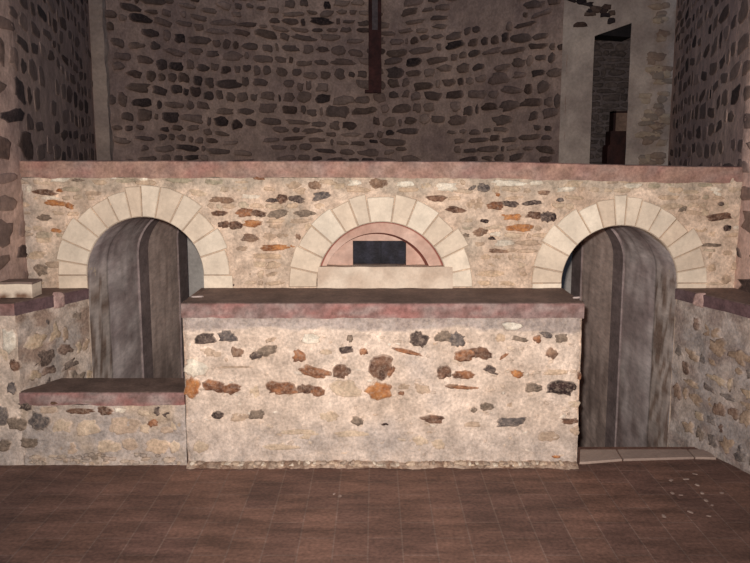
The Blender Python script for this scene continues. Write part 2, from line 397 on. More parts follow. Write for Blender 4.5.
# ------------------------------------------------------------------ LOW BENCH (left)
rnd = random.Random(21)
bench = empty('masonry_bench', ((fl+xl)/2, (YF+YPIT)/2, 0), 'low stone bench with a dark top and red front edge, between left ledge and counter', 'bench')
mb = MB(); hb = P(100, 405, YF).z
def bcol(u, v):
    c = mul(mort_col(u, v, seed=40), .85)
    c = mixc(c, GREYM, max(0, min(.9, .45+.9*fb(u, v, 23, 4))))
    return mixc(c, lin((172, 146, 116)), max(0, min(.6, .9*fb(u, v, 55, 6))))
grid(mb, SC, fl, xl-.001, 0, hb+.003, .012, bcol, lambda u, v: .012*fb(u, v, 1, 7)+.004*fb(u, v, 4, 25))
grid(mb, lambda u, v, d: (u, YPIT+d, v), fl-.03, xl-.001, -1.0, hb+.003, .05, bcol)
px_lumps(mb, YF, SC, [(25.3, 405.5, 14, 9, 'd'), (39.3, 421.5, 22, 16, 'dg', -6, .3), (23, 424, 11, 13, 'g'), (81, 411, 28, 6, 'dr'), (105, 411, 16, 9, 'dr', -12), (162, 412, 15, 11, 'd', -20),
  (144, 413, 14, 7, 'tt'), (123, 425, 29, 18, 't', 5), (62, 427, 20, 16, 'tt'), (88, 427, 24, 17, 'tt', 10), (154, 423, 12, 7, 'r', 20), (157, 446, 22, 14, 'y'), (54, 402.5, 11, 4, 'dr'),
  (120, 410, 12, 5, 'w', -10), (167, 430, 12, 7, 't'), (48, 410, 18, 7, 't'), (30, 442, 20, 12, 'g'), (66, 448, 26, 10, 't'), (108, 447, 24, 12, 'tt'), (130, 444, 14, 12, 't'), (175, 446, 10, 12, 'tt'), (176, 425, 10, 10, 'tt'), (145, 428, 10, 10, 'tt'), (90, 401, 20, 3, 'g')], rnd)
for k in range(60):
    u = rnd.uniform(fl+.03, xl-.03); c = rnd.choice(['t', 'g', 'tt', 'y'])
    q = bcol(u, .03); lump(mb, SC, u, rnd.uniform(.01, .06), rnd.uniform(.008, .025), rnd.uniform(.006, .012), 0, .012, mixc(PAL[c][0], q, .6), mixc(PAL[c][1], q, .5), rnd, 8, .4)
mb.build('rubble_body', M_MAS, bench)
slab((fl+.001, xl-.002), lambda x: hb+.005*fb(x, 0, 5, 9), lambda x: STEP, (YF-.004, YPIT), 'coping', bench, lambda p: mul(topc(p), .8), seedz=4)

# ------------------------------------------------------------------ THRESHOLD SLABS (right passage)
def slab_piece(pts, z, label, seed):
    mb = MB(); n = len(pts)
    base = [PZ(x, y, z) for x, y in pts]
    cen = sum(base, Vector())/n
    top = [(p.x+(cen.x-p.x)*.02, p.y+(cen.y-p.y)*.04, z) for p in base]; mid = [(p.x, p.y, z-.004) for p in base]; bot = [(p.x, p.y, 0.0) for p in base]
    vs = top+mid+bot; fs = [tuple(range(n))]+[(i+k*n, (i+1) % n+k*n, (i+1) % n+(k+1)*n, i+(k+1)*n)[::-1] for k in range(2) for i in range(n)]
    cs = [mixc(lin((176, 152, 136)), lin((150, 128, 116)), max(0, min(1, .5+fb(v[0], v[1], seed, 8)))) for v in vs]
    mb.add(vs, fs, cs)
    return tag(mb.build('threshold_slab', M_CUT), label, 'paving slab', 'threshold slabs of the right passage')
slab_piece([(579.5, 462), (585, 462), (622, 459), (616, 449.2), (580, 449.2)], .012, 'pale threshold slab touching the right end of the counter', 1)
slab_piece([(623.5, 459), (694, 457), (687, 449.2), (617.5, 449.2)], .012, 'long middle threshold slab in the floor of the right passage', 2)
slab_piece([(695.5, 457), (716, 457.5), (707, 449.2), (688.5, 449.2)], .012, 'dim threshold slab against the splayed right-hand wall', 3)

# ------------------------------------------------------------------ STONE BLOCK on left ledge
mb = MB()
yb = PZ(20, 298.5, LEDGE).y
a0, a1 = P(-14, 290, yb).x, P(32, 290, yb).x
z1 = P(20, 284, yb).z
def bc(p):
    t = sm(LEDGE+.05, LEDGE, p.z)*max(0, .55+1.6*fb(p.x, p.z, 3, 14))
    return mixc(lin((226, 208, 186)), lin((120, 90, 72)), max(0, min(1, t)))
box(mb, a0, a1, yb, yb+.12, LEDGE+.004, z1, bc, .004, (28, 8, 10))
box(mb, a0-.002, a1+.004, yb-.003, yb+.123, z1-.002, z1+.010, lin((128, 108, 98)), .004, (20, 6, 1))
o = mb.build('stone_block', M_CUT); tag(o, 'loose whitish cut stone block lying on the ledge at the far left', 'stone block')

# ------------------------------------------------------------------ ARCADE WALL
rnd = random.Random(33)
arc = empty('masonry_arcade', (P(382, 287, YA).x, YA, 0), 'thick waist-high stone wall with three cream voussoir arches and red-washed coping, behind the counter', 'arcade')
def arch_def(cx, cy, r, R):
    c = P(cx, cy, YA); k = (P(cx+10, cy, YA)-c).x/10
    return (c.x, c.z, r*k, R*k)
AL = arch_def(145.8, 275, 58, 88); AM = arch_def(382, 287, 65, 95); AR = arch_def(618.8, 283, 57.6, 88)
def inhole(u, v, a, k):
    cx, cz, r, R = a; rr = r+(R-r)*k
    return (abs(u-cx) < rr and v < cz) or (u-cx)**2+(v-cz)**2 < rr*rr
XL0, XR0 = SWL(YA)-.03, SWR(YA)+.03
cop_top = lambda x: H-.004-.030*sm(.4, 2.1, x)-.003*sm(-.5, .5, x)
cop_bot = lambda x: cop_top(x)-.094+.006*fb(x, 0, 2, 4)+.004*fb(x, 0, 9, 15)
ztop = 1.49
def acol(u, v):
    n1 = fb(u, v, 70, 3); n2 = fb(u, v, 75, 12)
    c = mixc(lin((218, 192, 168)), lin((190, 162, 138)), max(0, min(1, .4+.8*n1+.4*n2)))
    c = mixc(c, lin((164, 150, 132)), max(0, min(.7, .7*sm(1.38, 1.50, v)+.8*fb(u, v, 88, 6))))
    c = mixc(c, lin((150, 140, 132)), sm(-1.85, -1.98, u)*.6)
    return c
SA = lambda u, v, d: (u, YA-d, v)
mb = MB()
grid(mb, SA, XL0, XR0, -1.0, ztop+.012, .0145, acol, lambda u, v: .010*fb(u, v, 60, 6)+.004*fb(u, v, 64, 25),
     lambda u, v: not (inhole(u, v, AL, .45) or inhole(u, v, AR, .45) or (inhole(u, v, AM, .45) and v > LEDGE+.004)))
ARC_ST = [(44.3, 192.3, 24, 6, 'dr', -5), (29.5, 188.6, 6, 8, 'w'), (59.6, 190.5, 7, 4, 'o'), (55.5, 203, 24, 6, 'o', -4), (69.5, 206, 8, 6, 'o', -20), (44.3, 217.5, 15, 6, 'g'), (56.4, 230.6, 13, 4, 'o', -10),
 (92.8, 193.6, 15, 5, 't'), (44, 240, 15, 6, 'tt'), (127, 180.5, 21, 5, 'gg'), (144, 179, 9, 3.5, 'w'), (114, 177.8, 6, 4, 'w'), (41, 270, 13, 11, 'g'), (60, 224, 16, 6, 'tt'), (38, 228, 10, 5, 'tt'), (38, 255, 16, 9, 'tt'), (78, 180, 12, 3, 'g'),
 (222.5, 200, 24, 7, 'br', -2), (197, 193, 17, 7, 'tt', -5), (186, 197.5, 4, 3, 'd'), (259, 178, 11, 4, 'r'), (282, 198.5, 10, 10, 'dr', 10), (273, 200.5, 12, 4, 'd'), (296.7, 199, 15, 8, 'd'), (321.7, 196, 20, 9, 'dg', 8),
 (315, 185.5, 14, 8, 'br', -15), (293, 185, 16, 7, 't'), (378, 183.5, 20, 10, 'br'), (219.7, 213.3, 14, 5.5, 'dr'), (245, 212.5, 18, 8, 'r', 4), (258, 213.5, 13, 7, 'dr', -8), (278.5, 214, 20, 8, 'g', 6), (305, 213.5, 20, 7, 'g', 5),
 (224, 224.5, 12, 7, 'dr'), (236, 225.5, 14, 8, 'dr'), (252, 223.5, 20, 7, 'o', 3), (276.7, 226, 17, 4.5, 't'), (250.5, 238, 17, 8.5, 'br'), (270, 236.8, 13, 7.5, 't'), (283, 236.8, 11, 7, 't'), (298, 237, 6, 7, 'br'),
 (242, 248.5, 11, 4.5, 't'), (275.7, 247.8, 32, 6.5, 'o', 2), (293, 247, 7, 5, 'o'), (270, 256, 34, 6, 'y'), (246, 274, 15, 5, 't', 12), (272, 274, 11, 4.5, 't', 15), (317, 281, 4, 7, 'g'), (232, 285, 5, 3, 'd'), (258, 264, 18, 6, 'tt'),
 (310, 227, 14, 7, 'tt'), (305, 240, 9, 7, 'tt'), (437, 198.5, 18, 6.5, 'dr', -3), (455.7, 209.7, 20, 6.5, 'dr', -6), (483.7, 188, 13, 8, 'dg', -8), (472, 188, 9, 4, 'dg', 35), (446.4, 187, 20, 9, 'w'), (476.3, 205.5, 17, 15, 't', 0, .3), (496, 205.5, 16, 8, 'r', 3), (511, 204, 17, 6.5, 'd', -5),
 (532, 203, 21, 5, 'd', 4), (511.7, 216.8, 22, 7, 'o', -2), (534, 215, 16, 8, 'dr', -3), (546, 216.5, 14, 10, 'd'), (553, 217.5, 7, 8, 'D'), (520, 227.6, 27, 7.5, 'o', 2), (538, 228, 8, 6, 't', -30), (484.7, 221, 9, 4, 'D', -5), (481, 231.5, 15, 8, 'br', 5), (466, 235, 7, 4, 'g'),
 (491.8, 238.3, 7, 3.5, 'D', -10), (479, 244, 11, 6, 't', 10), (497.7, 251, 21, 4.5, 'br', -2), (511, 250, 11, 4, 't'), (543.5, 192.5, 13, 5, 'br'), (497.7, 194.5, 5, 4, 'o'), (507, 183.5, 34, 7, 'w'), (492, 273.5, 26, 6, 'y'), (511, 283, 22, 5.5, 'y'), (498, 264.5, 16, 4, 'y'), (484, 283, 14, 5, 'y'), (522, 274, 10, 5, 't'),
 (536, 183, 14, 6, 'w'), (560, 200, 7, 4, 'dg'), (575, 184, 20, 7, 'tt'), (720, 216.6, 28, 8, 'dr', 3), (727.3, 227.6, 8, 7, 'D'), (683, 209, 10, 5, 'g', 10), (721, 204, 6, 4, 'd'), (701, 230, 12, 4.5, 'y'), (632, 186, 18, 5, 'w'), (717, 193.5, 9, 4, 'w', -20), (726, 279.6, 10, 9, 't'), (711, 256, 6, 6, 't'), (727, 253, 9, 5, 't'),
 (674, 184, 18, 4, 'gg'), (705, 185, 14, 4, 'gg'), (711, 245, 20, 4, 'g'), (690, 192, 16, 4, 'tt'), (655, 186, 14, 5, 'gg'), (705, 213, 9, 8, 'tt'), (712, 268, 8, 7, 'y'), (728, 242, 10, 4, 'tt'), (697, 220, 12, 5, 'tt'), (355, 183, 16, 6, 'w'), (405, 184, 18, 6, 'w'), (426, 186, 10, 6, 'tt'), (340, 186, 12, 6, 'tt'), (592, 183, 14, 5, 'gg'), (180, 180, 26, 6, 'gg'), (215, 182, 22, 6, 'gg'), (240, 188, 16, 6, 'tt'), (60, 180, 20, 5, 'w')]
px_lumps(mb, YA, SA, ARC_ST, rnd, .008, acol)
def near_hand(u, v, st, Y):
    for s in st:
        c = P(s[0], s[1], Y)
        if abs(c.x-u) < s[2]*.0032+.02 and abs(c.z-v) < s[3]*.0032+.008: return True
    return False
for (u, v, a, b) in courses(rnd, XL0+.06, XR0-.05, LEDGE+.01, 1.49, (.035, .06), (.05, .15), .005):
    if any(inhole(u, v, q, 1.1) for q in (AL, AM, AR)) or near_hand(u, v, ARC_ST, YA): continue
    c = rnd.choice(['tt', 'y', 't', 'tt', 'w', 'gg', 'y'])
    base = acol(u, v)
    lump(mb, SA, u, v, a*.9, b*.9, rnd.uniform(-.1, .1), .006, mixc(base, PAL[c][0], .55), mixc(base, PAL[c][1], .5), rnd, 12, .3)
mb.build('rubble_face', M_MAS, arc)
slab((XL0, XR0), cop_bot, cop_top, (YA-.004, 5.05), 'coping', arc, lambda p: mul(red_col(p), .8), .004, seedz=9, rr=lambda p: mixc(red_col(p), lin((160, 126, 108)), .55+.5*max(-.5, fb(p.x, p.z, 31, 6))))
def voussoir(a, t0, t1, seed, R2=None, name='voussoir'):
    cx, cz, r, R = a; rr_ = random.Random(seed); R = R*(1+rr_.uniform(-.05, .03)) if R2 is None else R2
    g = .0019; n = 5; mb = MB()
    col = mixc(lin((238, 220, 196)), lin((220, 196, 170)), rr_.random()); col = mixc(col, lin((190, 176, 158)), rr_.random()*.3)
    def pt(th, rad, y): return Vector((cx+rad*math.cos(th), y, cz+rad*math.sin(th)))
    def ring(y, inset):
        out = []
        for i in range(n+1):
            th = t0+(t1-t0)*i/n; ri = r+inset+.0015
            e = (g+inset)/ri; th2 = max(t0+e, min(t1-e, th)); out.append(pt(th2, ri, y))
        for k in (1, 2): 
            rad = r+(R-r)*k/3; out.append(pt(t1-(g+inset)/rad, rad, y))
        for i in range(n, -1, -1):
            th = t0+(t1-t0)*i/n; ro = R-inset-g
            e = (g+inset)/ro; th2 = max(t0+e, min(t1-e, th)); out.append(pt(th2, ro+.004*noise.noise(Vector((th*9, seed, 0))), y))
        for k in (2, 1):
            rad = r+(R-r)*k/3; out.append(pt(t0+(g+inset)/rad, rad, y))
        return out
    d = rr_.uniform(0, .004)
    rings = [ring(YA+.14, 0), ring(YA-.006-d, 0), ring(YA-.013-d, .004)]
    m = len(rings[0]); vs = sum(rings, []); cen = pt((t0+t1)/2, (r+R)/2, YA-.014-d); vs.append(cen); fs = []
    for k in range(2):
        for i in range(m): j = (i+1) % m; fs.append((k*m+i, (k+1)*m+i, (k+1)*m+j, k*m+j))
    for i in range(m): fs.append((2*m+i, 3*m, 2*m+(i+1) % m))
    mb.add(vs, fs, [mixc(col, mul(col, .85), max(0, min(1, .4+1.2*fb(v.x, v.z, seed, 9)))) for v in vs])
    return mb.build(name, M_CUT, arc)
def jamb_block(a, side, z0, seed):
    cx, cz, r, R = a; mb = MB(); R *= .985
    x0, x1 = (cx-R, cx-r-.0015) if side < 0 else (cx+r+.0015, cx+R)
    c = mixc(lin((238, 220, 196)), lin((220, 196, 170)), random.Random(seed).random())
    box(mb, x0, x1, YA-.012, YA+.14, z0, cz-.003, lambda p: mixc(c, mul(c, .85), max(0, min(1, .4+1.2*fb(p.x, p.z, seed, 9)))), .003, (6, 3, 3))
    mb.build('jamb_stone', M_CUT, arc)
dg = math.radians
for a, angs, sd in ((AL, [0, 18, 33, 49, 63, 78, 90.5, 101, 114, 127, 140, 156, 170, 180], 100), (AM, [0, 12, 26, 38.5, 52.5, 68.5, 82, 100, 111, 123, 138.5, 153.5, 167.5, 180], 200), (AR, [0, 11, 25, 38, 50, 63, 77, 87.5, 96, 108, 121.5, 138.5, 152, 169, 180], 300)):
    for i in range(len(angs)-1): voussoir(a, dg(angs[i]), dg(angs[i+1]), sd+i)
for a, sd in ((AL, 7), (AR, 8)):
    for s in (-1, 1): jamb_block(a, s, LEDGE+.001, sd*10+s)

# passage linings
GP1, GP2 = lin((228, 214, 208)), lin((178, 160, 156))
def lining(a, y0, y1, colf, mb, off=0, dy=.05, wob=.006, zb=-1.0, close=False):
    cx, cz, r, R = a; r = r-off; prof = []
    nz = 26
    for i in range(nz): prof.append((cx-r, zb+(cz-zb)*i/nz))
    for i in range(37): t = PI-PI*i/36; prof.append((cx+r*math.cos(t), cz+r*math.sin(t)))
    for i in range(1, nz+1): prof.append((cx+r, cz-(cz-zb)*i/nz))
    ny = max(1, round((y1-y0)/dy)); vs, cs, fs = [], [], []; m = len(prof)
    for j in range(ny+1):
        y = y0+(y1-y0)*j/ny
        for (x, z) in prof:
            w = wob*fb(y+x, z, 77, 7)*(1 if j else .3)
            nx, nzv = (x-cx)/r, (max(0, z-cz))/r
            vs.append((x+nx*w, y, z+nzv*w)); cs.append(colf(Vector((x, y, z))))
    for j in range(ny):
        for i in range(m-1): q = j*m+i; fs.append((q, q+m, q+m+1, q+1))
    mb.add(vs, fs, cs, True)
    if off:                                # the band's own cheeks
        for yy, s in ((y0, 0), (y1, 1)):
            vs = [(x, yy, z) for x, z in prof]+[(cx+(x-cx)*(r+off+.02)/r, yy, cz+(z-cz)*(r+off+.02)/r if z > cz else z) for x, z in prof]
            fs = [(i, i+1, m+i+1, m+i) if s == 0 else (i, m+i, m+i+1, i+1) for i in range(m-1)]
            mb.add(vs, fs, [colf(Vector(v)) for v in vs], False)
def lcol(seed):
    def f(p):
        t = max(0, min(1, .45+.9*fb(p.y*.35, p.z, seed, 3.5)+.9*fb(p.y*.35, p.z, seed, 9)))
        c = mixc(GP1, GP2, t)
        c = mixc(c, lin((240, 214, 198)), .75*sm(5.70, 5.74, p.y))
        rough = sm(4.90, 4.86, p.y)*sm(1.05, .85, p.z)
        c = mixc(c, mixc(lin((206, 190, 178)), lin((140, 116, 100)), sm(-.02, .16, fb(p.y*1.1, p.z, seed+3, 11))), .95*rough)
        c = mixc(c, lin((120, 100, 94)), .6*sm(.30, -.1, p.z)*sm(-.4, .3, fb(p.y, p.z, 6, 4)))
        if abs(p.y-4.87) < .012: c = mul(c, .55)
        return c
    return f
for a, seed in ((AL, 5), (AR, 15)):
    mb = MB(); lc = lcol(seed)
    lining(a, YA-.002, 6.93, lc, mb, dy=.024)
    cx, cz, r, R = a                        # annulus behind the voussoir joints
    vs, fs = [], []
    for i in range(41):
        t = PI*i/40
        for rad in (r, r+(R-r)*.6): vs.append((cx+rad*math.cos(t), YA-.003, cz+rad*math.sin(t)))
    fs = [(2*i, 2*i+1, 2*i+3, 2*i+2) for i in range(40)]
    mb.add(vs, fs, [mul(MORT2, .8)]*len(vs))
    for s in (-1, 1):
        x0, x1 = sorted((cx+s*r, cx+s*(r+(R-r)*.6)))
        mb.add([(x0, YA-.003, -1.0), (x1, YA-.003, -1.0), (x1, YA-.003, cz), (x0, YA-.003, cz)], [(0, 1, 2, 3)], [mul(MORT2, .7)]*4)
    v = mb.build('passage_vault', M_VAULT, arc, 'grey rendered barrel vault')
    bandc = lambda p: mixc(lin((160, 142, 138)), lin((134, 118, 116)), max(0, min(1, .5+fb(p.y, p.z, 4, 8))))
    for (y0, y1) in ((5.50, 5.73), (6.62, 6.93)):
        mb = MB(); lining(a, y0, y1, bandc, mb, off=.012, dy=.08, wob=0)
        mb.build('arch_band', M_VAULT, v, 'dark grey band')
# cross passage behind, floor of the passages
mb = MB()
pg = lambda u, v: mixc(lin((214, 204, 192)), lin((190, 178, 168)), max(0, min(1, .5+fb(u, v, 3, 3))))
grid(mb, lambda u, v, d: (u, 7.5, v), -2.2, 2.3, -1.0, 1.45, .08, pg)
grid(mb, lambda u, v, d: (u, v, 1.45), -2.2, 2.3, 6.93, 7.5, .3, pg)
mb.build('cross_passage', M_PLAS, arc)

# niche in the middle arch
cx, cz, r, R = AM
PK1, PK2 = lin((204, 172, 154)), lin((188, 150, 132))
pk = lambda p: mixc(PK1, PK2, max(0, min(1, .5+fb(p.x, p.z+p.y, 5, 6))))
mb = MB(); zs = P(382, 266.5, YA).z
def arcstrip(mb, cx0, cz0, r0, y0, cx1, cz1, r1, y1, colf, n=48, k=6):
    vs, fs, cs = [], [], []
    for j in range(k+1):
        f = j/k
        for i in range(n+1):
            t = -.25+(PI+.5)*i/n
            rr = r0+(r1-r0)*f; p = Vector((cx0+(cx1-cx0)*f+rr*math.cos(t), y0+(y1-y0)*f, cz0+(cz1-cz0)*f+rr*math.sin(t)))
            vs.append(p); cs.append(colf(p))
    for j in range(k):
        for i in range(n): q = j*(n+1)+i; fs.append((q, q+n+1, q+n+2, q+1))
    mb.add(vs, fs, cs, True)
rp = r*.99
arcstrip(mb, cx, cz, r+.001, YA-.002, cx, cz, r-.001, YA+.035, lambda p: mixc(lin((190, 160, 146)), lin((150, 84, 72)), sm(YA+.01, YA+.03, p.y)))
# inner, slightly narrower ring leading to the back
cxi, czi, ri = cx-.024, cz-.014, r-.050
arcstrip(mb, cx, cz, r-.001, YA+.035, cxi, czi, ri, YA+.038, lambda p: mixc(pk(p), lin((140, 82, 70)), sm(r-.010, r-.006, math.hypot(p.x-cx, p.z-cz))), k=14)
red = lambda p: lin((138, 84, 72))  # rim red, darkened to paint in the shade along the recess step
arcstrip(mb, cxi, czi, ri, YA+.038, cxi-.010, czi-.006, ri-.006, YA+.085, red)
# annulus behind voussoir joints
vs = []
for i in range(41):
    t = PI*i/40
    for rad in (r, r+(R-r)*.6): vs.append((cx+rad*math.cos(t), YA-.003, cz+rad*math.sin(t)))
mb.add(vs, [(2*i, 2*i+1, 2*i+3, 2*i+2) for i in range(40)], [mul(MORT2, .8)]*len(vs))
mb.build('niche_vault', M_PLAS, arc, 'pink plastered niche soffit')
# back wall with rectangular hatch hole
YN = YA+.083
hx0, hx1 = P(353, 250, YN).x, P(406, 250, YN).x; hz0, hz1 = P(380, 265, YN).z, P(380, 240.3, YN).z
mb = MB()
grid(mb, lambda u, v, d: (u, YN-d, v), hx0-.6, hx1+.6, hz0-.06, hz1+.3, .01, lambda u, v: pk(Vector((u, 0, v))), lambda u, v: .004*fb(u, v, 3, 9),
     lambda u, v: not (hx0 < u < hx1 and hz0 < v < hz1) and (u-cxi)**2+(v-czi)**2 < (ri+.015)**2)
for (p0, p1) in (((hx0, hz0), (hx0, hz1)), ((hx0, hz1), (hx1, hz1)), ((hx1, hz1), (hx1, hz0)), ((hx1, hz0), (hx0, hz0))):
    d1 = .005
    mb.add([(p0[0], YN-.002, p0[1]), (p1[0], YN-.002, p1[1]), (p1[0], YN+.08, p1[1]), (p0[0], YN+.08, p0[1])], [(0, 1, 2, 3)], [mul(PK2, .7)]*4)
mb.build('niche_back', M_PLAS, arc, 'pink plastered niche back')
mb = MB()
hm = hx0*.47+hx1*.53
for (x0, x1) in ((hx0-.02, hm-.002), (hm+.002, hx1+.02)):
    box(mb, x0, x1, YN+.055, YN+.07, hz0-.02, hz1+.02, lambda p: mixc(lin((40, 38, 46)), lin((28, 24, 28)), max(0, min(1, .5+fb(p.x, p.z, 3, 20)))), 0, (12, 1, 12))
box(mb, hx0-.03, hx1+.03, YN+.072, YN+.085, hz0-.03, hz1+.03, lin((12, 12, 14)))
mb.build('hatch', M_IRON, arc, 'black rectangular hatch')
# sill block closing the foot of the niche
mb = MB(); x0, x1 = P(318, 280, YA).x, P(452, 280, YA).x
box(mb, x0, x1, YA-.019, YN+.01, LEDGE+.001, zs, lambda p: mixc(lin((218, 198, 176)), lin((194, 170, 148)), max(0, min(1, .5+fb(p.x, p.z, 5, 8)))), .005, (40, 12, 8))
mb.build('sill_block', M_CUT, arc)
# loose lime crumbs at the two back corners of the counter
for (px, py, w, lab) in ((198, 297, .030, 'small lime crumb on the back left corner of the counter'), (577, 298, .022, 'small lime crumb on the back right corner of the counter')):
    mb = MB(); c = PZ(px, py, LEDGE)
    lump(mb, lambda u, v, d: (u, v, LEDGE+max(0, d)), c.x, c.y, w, .010, .2, .008, lin((200, 180, 170)), lin((160, 140, 132)), rnd, 12, .3)
    tag(mb.build('lime_crumb', M_CUT), lab, 'rubble')

# ------------------------------------------------------------------ ROOM SHELL
mb = MB()
def plane(mb, x0, x1, y0, y1, z, col=(.1, .1, .1)): mb.add([(x0, y0, z), (x1, y0, z), (x1, y1, z), (x0, y1, z)], [(0, 1, 2, 3)], [col]*4)
plane(mb, -4, 4, -2, YPIT, 0)
structure(mb.build('floor', M_FLOOR))
mb = MB(); plane(mb, -2.6, 2.7, YPIT, 7.5, -1.0, lin((110, 96, 90)))
mb.add([(-2.6, YPIT, -1.0), (2.7, YPIT, -1.0), (2.7, YPIT, 0), (-2.6, YPIT, 0)], [(0, 1, 2, 3)], [lin((120, 104, 96))]*4)
structure(mb.build('floor_passage', M_PLAS))
mb = MB()
zw = 1.53; wl, wr = (lambda y: SWL(y)-.02), (lambda y: SWR(y)+.02)
mb.add([(wl(5.0), 5.0, zw), (wr(5.0), 5.0, zw), (wr(7.6), 7.6, zw), (wl(7.6), 7.6, zw)], [(0, 1, 2, 3)], [lin((140, 120, 110))]*4)
structure(mb.build('floor_walkway', M_PLAS))
mb = MB(); plane(mb, -4.2, 4.2, 7.6, 12.5, 1.3, lin((110, 96, 90)))
mb.add([(-4.2, 7.6, 1.3), (4.2, 7.6, 1.3), (4.2, 7.6, 1.55), (-4.2, 7.6, 1.55)], [(0, 1, 2, 3)], [lin((120, 104, 96))]*4)
structure(mb.build('floor_gallery', M_PLAS))

BM1, BM2, BM3 = lin((206, 172, 152)), lin((164, 134, 122)), lin((186, 162, 146))
DST = [(lin((84, 66, 60)), lin((50, 38, 36))), (lin((70, 58, 56)), lin((40, 32, 32))), (lin((100, 78, 68)), lin((64, 48, 42))), (lin((112, 92, 80)), lin((80, 62, 54))), (lin((58, 46, 46)), lin((34, 28, 30)))]
def bmcol(u, v, seed, grey=0):
    n1 = fb(u, v, seed, 1.3); n2 = fb(u, v, seed+4, 7)
    c = mixc(BM1, BM2, max(0, min(1, .5+.8*n1+.4*n2)))
    return mixc(c, lin((134, 126, 124)), grey)
def rubble_wall(mb, S, u0, u1, v0, v1, rnd, seed, hr, wr, gap, step=.06, skip=.12, plast=.33, hgt=.03, lift=1.0):
    grid(mb, S, u0, u1, v0, v1, step, lambda u, v: mul(bmcol(u, v, seed, .2), lift), lambda u, v: .66*hgt*fb(u, v, seed, 3))
    for (u, v, a, b) in courses(rnd, u0+.1, u1-.02, v0, v1-.05, hr, wr, gap):
        if u-a < u0 or u+a > u1: continue
        v += .05*fb(u, v, seed, 1.2); pn = fb(u, v, seed+9, 1.1)
        if rnd.random() < skip or pn > plast: continue
        c1, c2 = rnd.choice(DST); t = .38*rnd.random()+max(0, .8*(pn-plast+.35))
        if rnd.random() < .3: t += .25
        m = mul(bmcol(u, v, seed, .2), lift); t = min(.8, t)
        lump(mb, S, u, v, a*rnd.uniform(.8, 1), b*rnd.uniform(.75, 1), rnd.uniform(-.12, .12), hgt, mixc(c1, m, t), mixc(c2, m, t), rnd, 12, .25, .72, bg=mixc(m, c2, .3))
TOP = 5.2
rnd = random.Random(5)
Lw, Rw = [], []
# side walls: from in front of the arcade to the apse corner; u = distance along Y
YB = 9.0
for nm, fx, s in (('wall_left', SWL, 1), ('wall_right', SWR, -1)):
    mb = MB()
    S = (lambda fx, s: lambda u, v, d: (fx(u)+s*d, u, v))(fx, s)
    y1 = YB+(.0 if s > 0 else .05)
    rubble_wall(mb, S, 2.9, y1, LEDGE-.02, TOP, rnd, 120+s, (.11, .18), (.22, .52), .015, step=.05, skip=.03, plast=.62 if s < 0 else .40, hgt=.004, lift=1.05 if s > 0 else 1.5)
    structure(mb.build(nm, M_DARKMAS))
# apse: gentle concave curve
A0 = Vector((P(106, 100, YB).x, YB)); A2 = Vector((P(566, 100, YB+.2).x, YB+.2)); A1 = Vector((P(350, 100, 12.6).x, 12.9))
def bez(t): return A0*(1-t)**2+A1*2*t*(1-t)+A2*t*t
tab = [bez(i/200) for i in range(201)]; L = [0]
for i in range(200): L.append(L[-1]+(tab[i+1]-tab[i]).length)
def arcpt(u):
    u = max(0, min(L[-1]-1e-6, u)); lo = 0
    import bisect
    i = min(199, bisect.bisect_right(L, u)-1); f = (u-L[i])/(L[i+1]-L[i])
    p = tab[i].lerp(tab[i+1], f); t = (tab[i+1]-tab[i]).normalized()
    return p, Vector((t.y, -t.x))
def SB(u, v, d):
    p, nn = arcpt(u); return (p.x+nn.x*d, p.y+nn.y*d, v)
mb = MB()
rubble_wall(mb, SB, 0, L[-1], 1.3, TOP, rnd, 150, (.10, .17), (.12, .38), .014, step=.06, skip=.05, plast=.42)
structure(mb.build('wall_back', M_DARKMAS))
# pilaster in the left corner
xp0, xp1 = P(95, 100, YB).x, P(109, 100, YB).x
mb = MB(); box(mb, xp0-.25, xp1, YB-.06, YB+.12, 1.3, TOP, lambda p: mixc(lin((188, 166, 150)), lin((160, 140, 130)), max(0, min(1, .5+fb(p.x, p.z, 3, 2)))), .02, (3, 3, 70))
structure(mb.build('trim_1', M_PLAS))
# doorway bay on the right
YD = YB+.2
X0, Xa, Xb, X1 = P(565, 100, YD).x, P(592, 100, YD).x, P(628, 100, YD).x, P(669, 100, YD).x
za, zb_ = P(592, 36, YD).z, P(628, 23, YD).z
dcol = lambda u, v: mixc(mixc(lin((204, 184, 168)), lin((172, 152, 140)), max(0, min(1, .5+fb(u, v, 44, 3)))), lin((160, 128, 104)), .5*sm(X1-.25, X1-.2, u)*max(0, .5+fb(u, v, 4, 6)))
mb = MB(); SD = lambda u, v, d: (u, YD-d, v)
def quadgrid(mb, c00, c10, c11, c01, n, m, colf, wob=.012):
    vs, cs, fs = [], [], []
    for j in range(m+1):
        for i in range(n+1):
            a, b = i/n, j/m; p = (c00*(1-a)+c10*a)*(1-b)+(c01*(1-a)+c11*a)*b
            p = p+Vector((0, -wob*fb(p.x, p.z, 44, 4), 0)); vs.append(p); cs.append(colf(p.x, p.z))
    for j in range(m):
        for i in range(n): a = j*(n+1)+i; fs.append((a, a+1, a+n+2, a+n+1))
    mb.add(vs, fs, cs, False)
V = lambda x, z, y=YD: Vector((x, y, z))
quadgrid(mb, V(X0-.05, 1.3), V(Xa, 1.3), V(Xa, za), V(X0-.05, za), 8, 36, dcol)
quadgrid(mb, V(Xb, 1.3), V(X1+.12, 1.3), V(X1+.12, zb_), V(Xb, zb_), 12, 36, dcol)
quadgrid(mb, V(X0-.05, za), V(Xa, za), V(Xa, TOP), V(X0-.05, TOP), 8, 36, dcol)
quadgrid(mb, V(Xb, zb_), V(X1+.12, zb_), V(X1+.12, TOP), V(Xb, TOP), 12, 36, dcol)
quadgrid(mb, V(Xa, za), V(Xb, zb_), V(Xb, TOP), V(Xa, TOP), 8, 36, dcol)
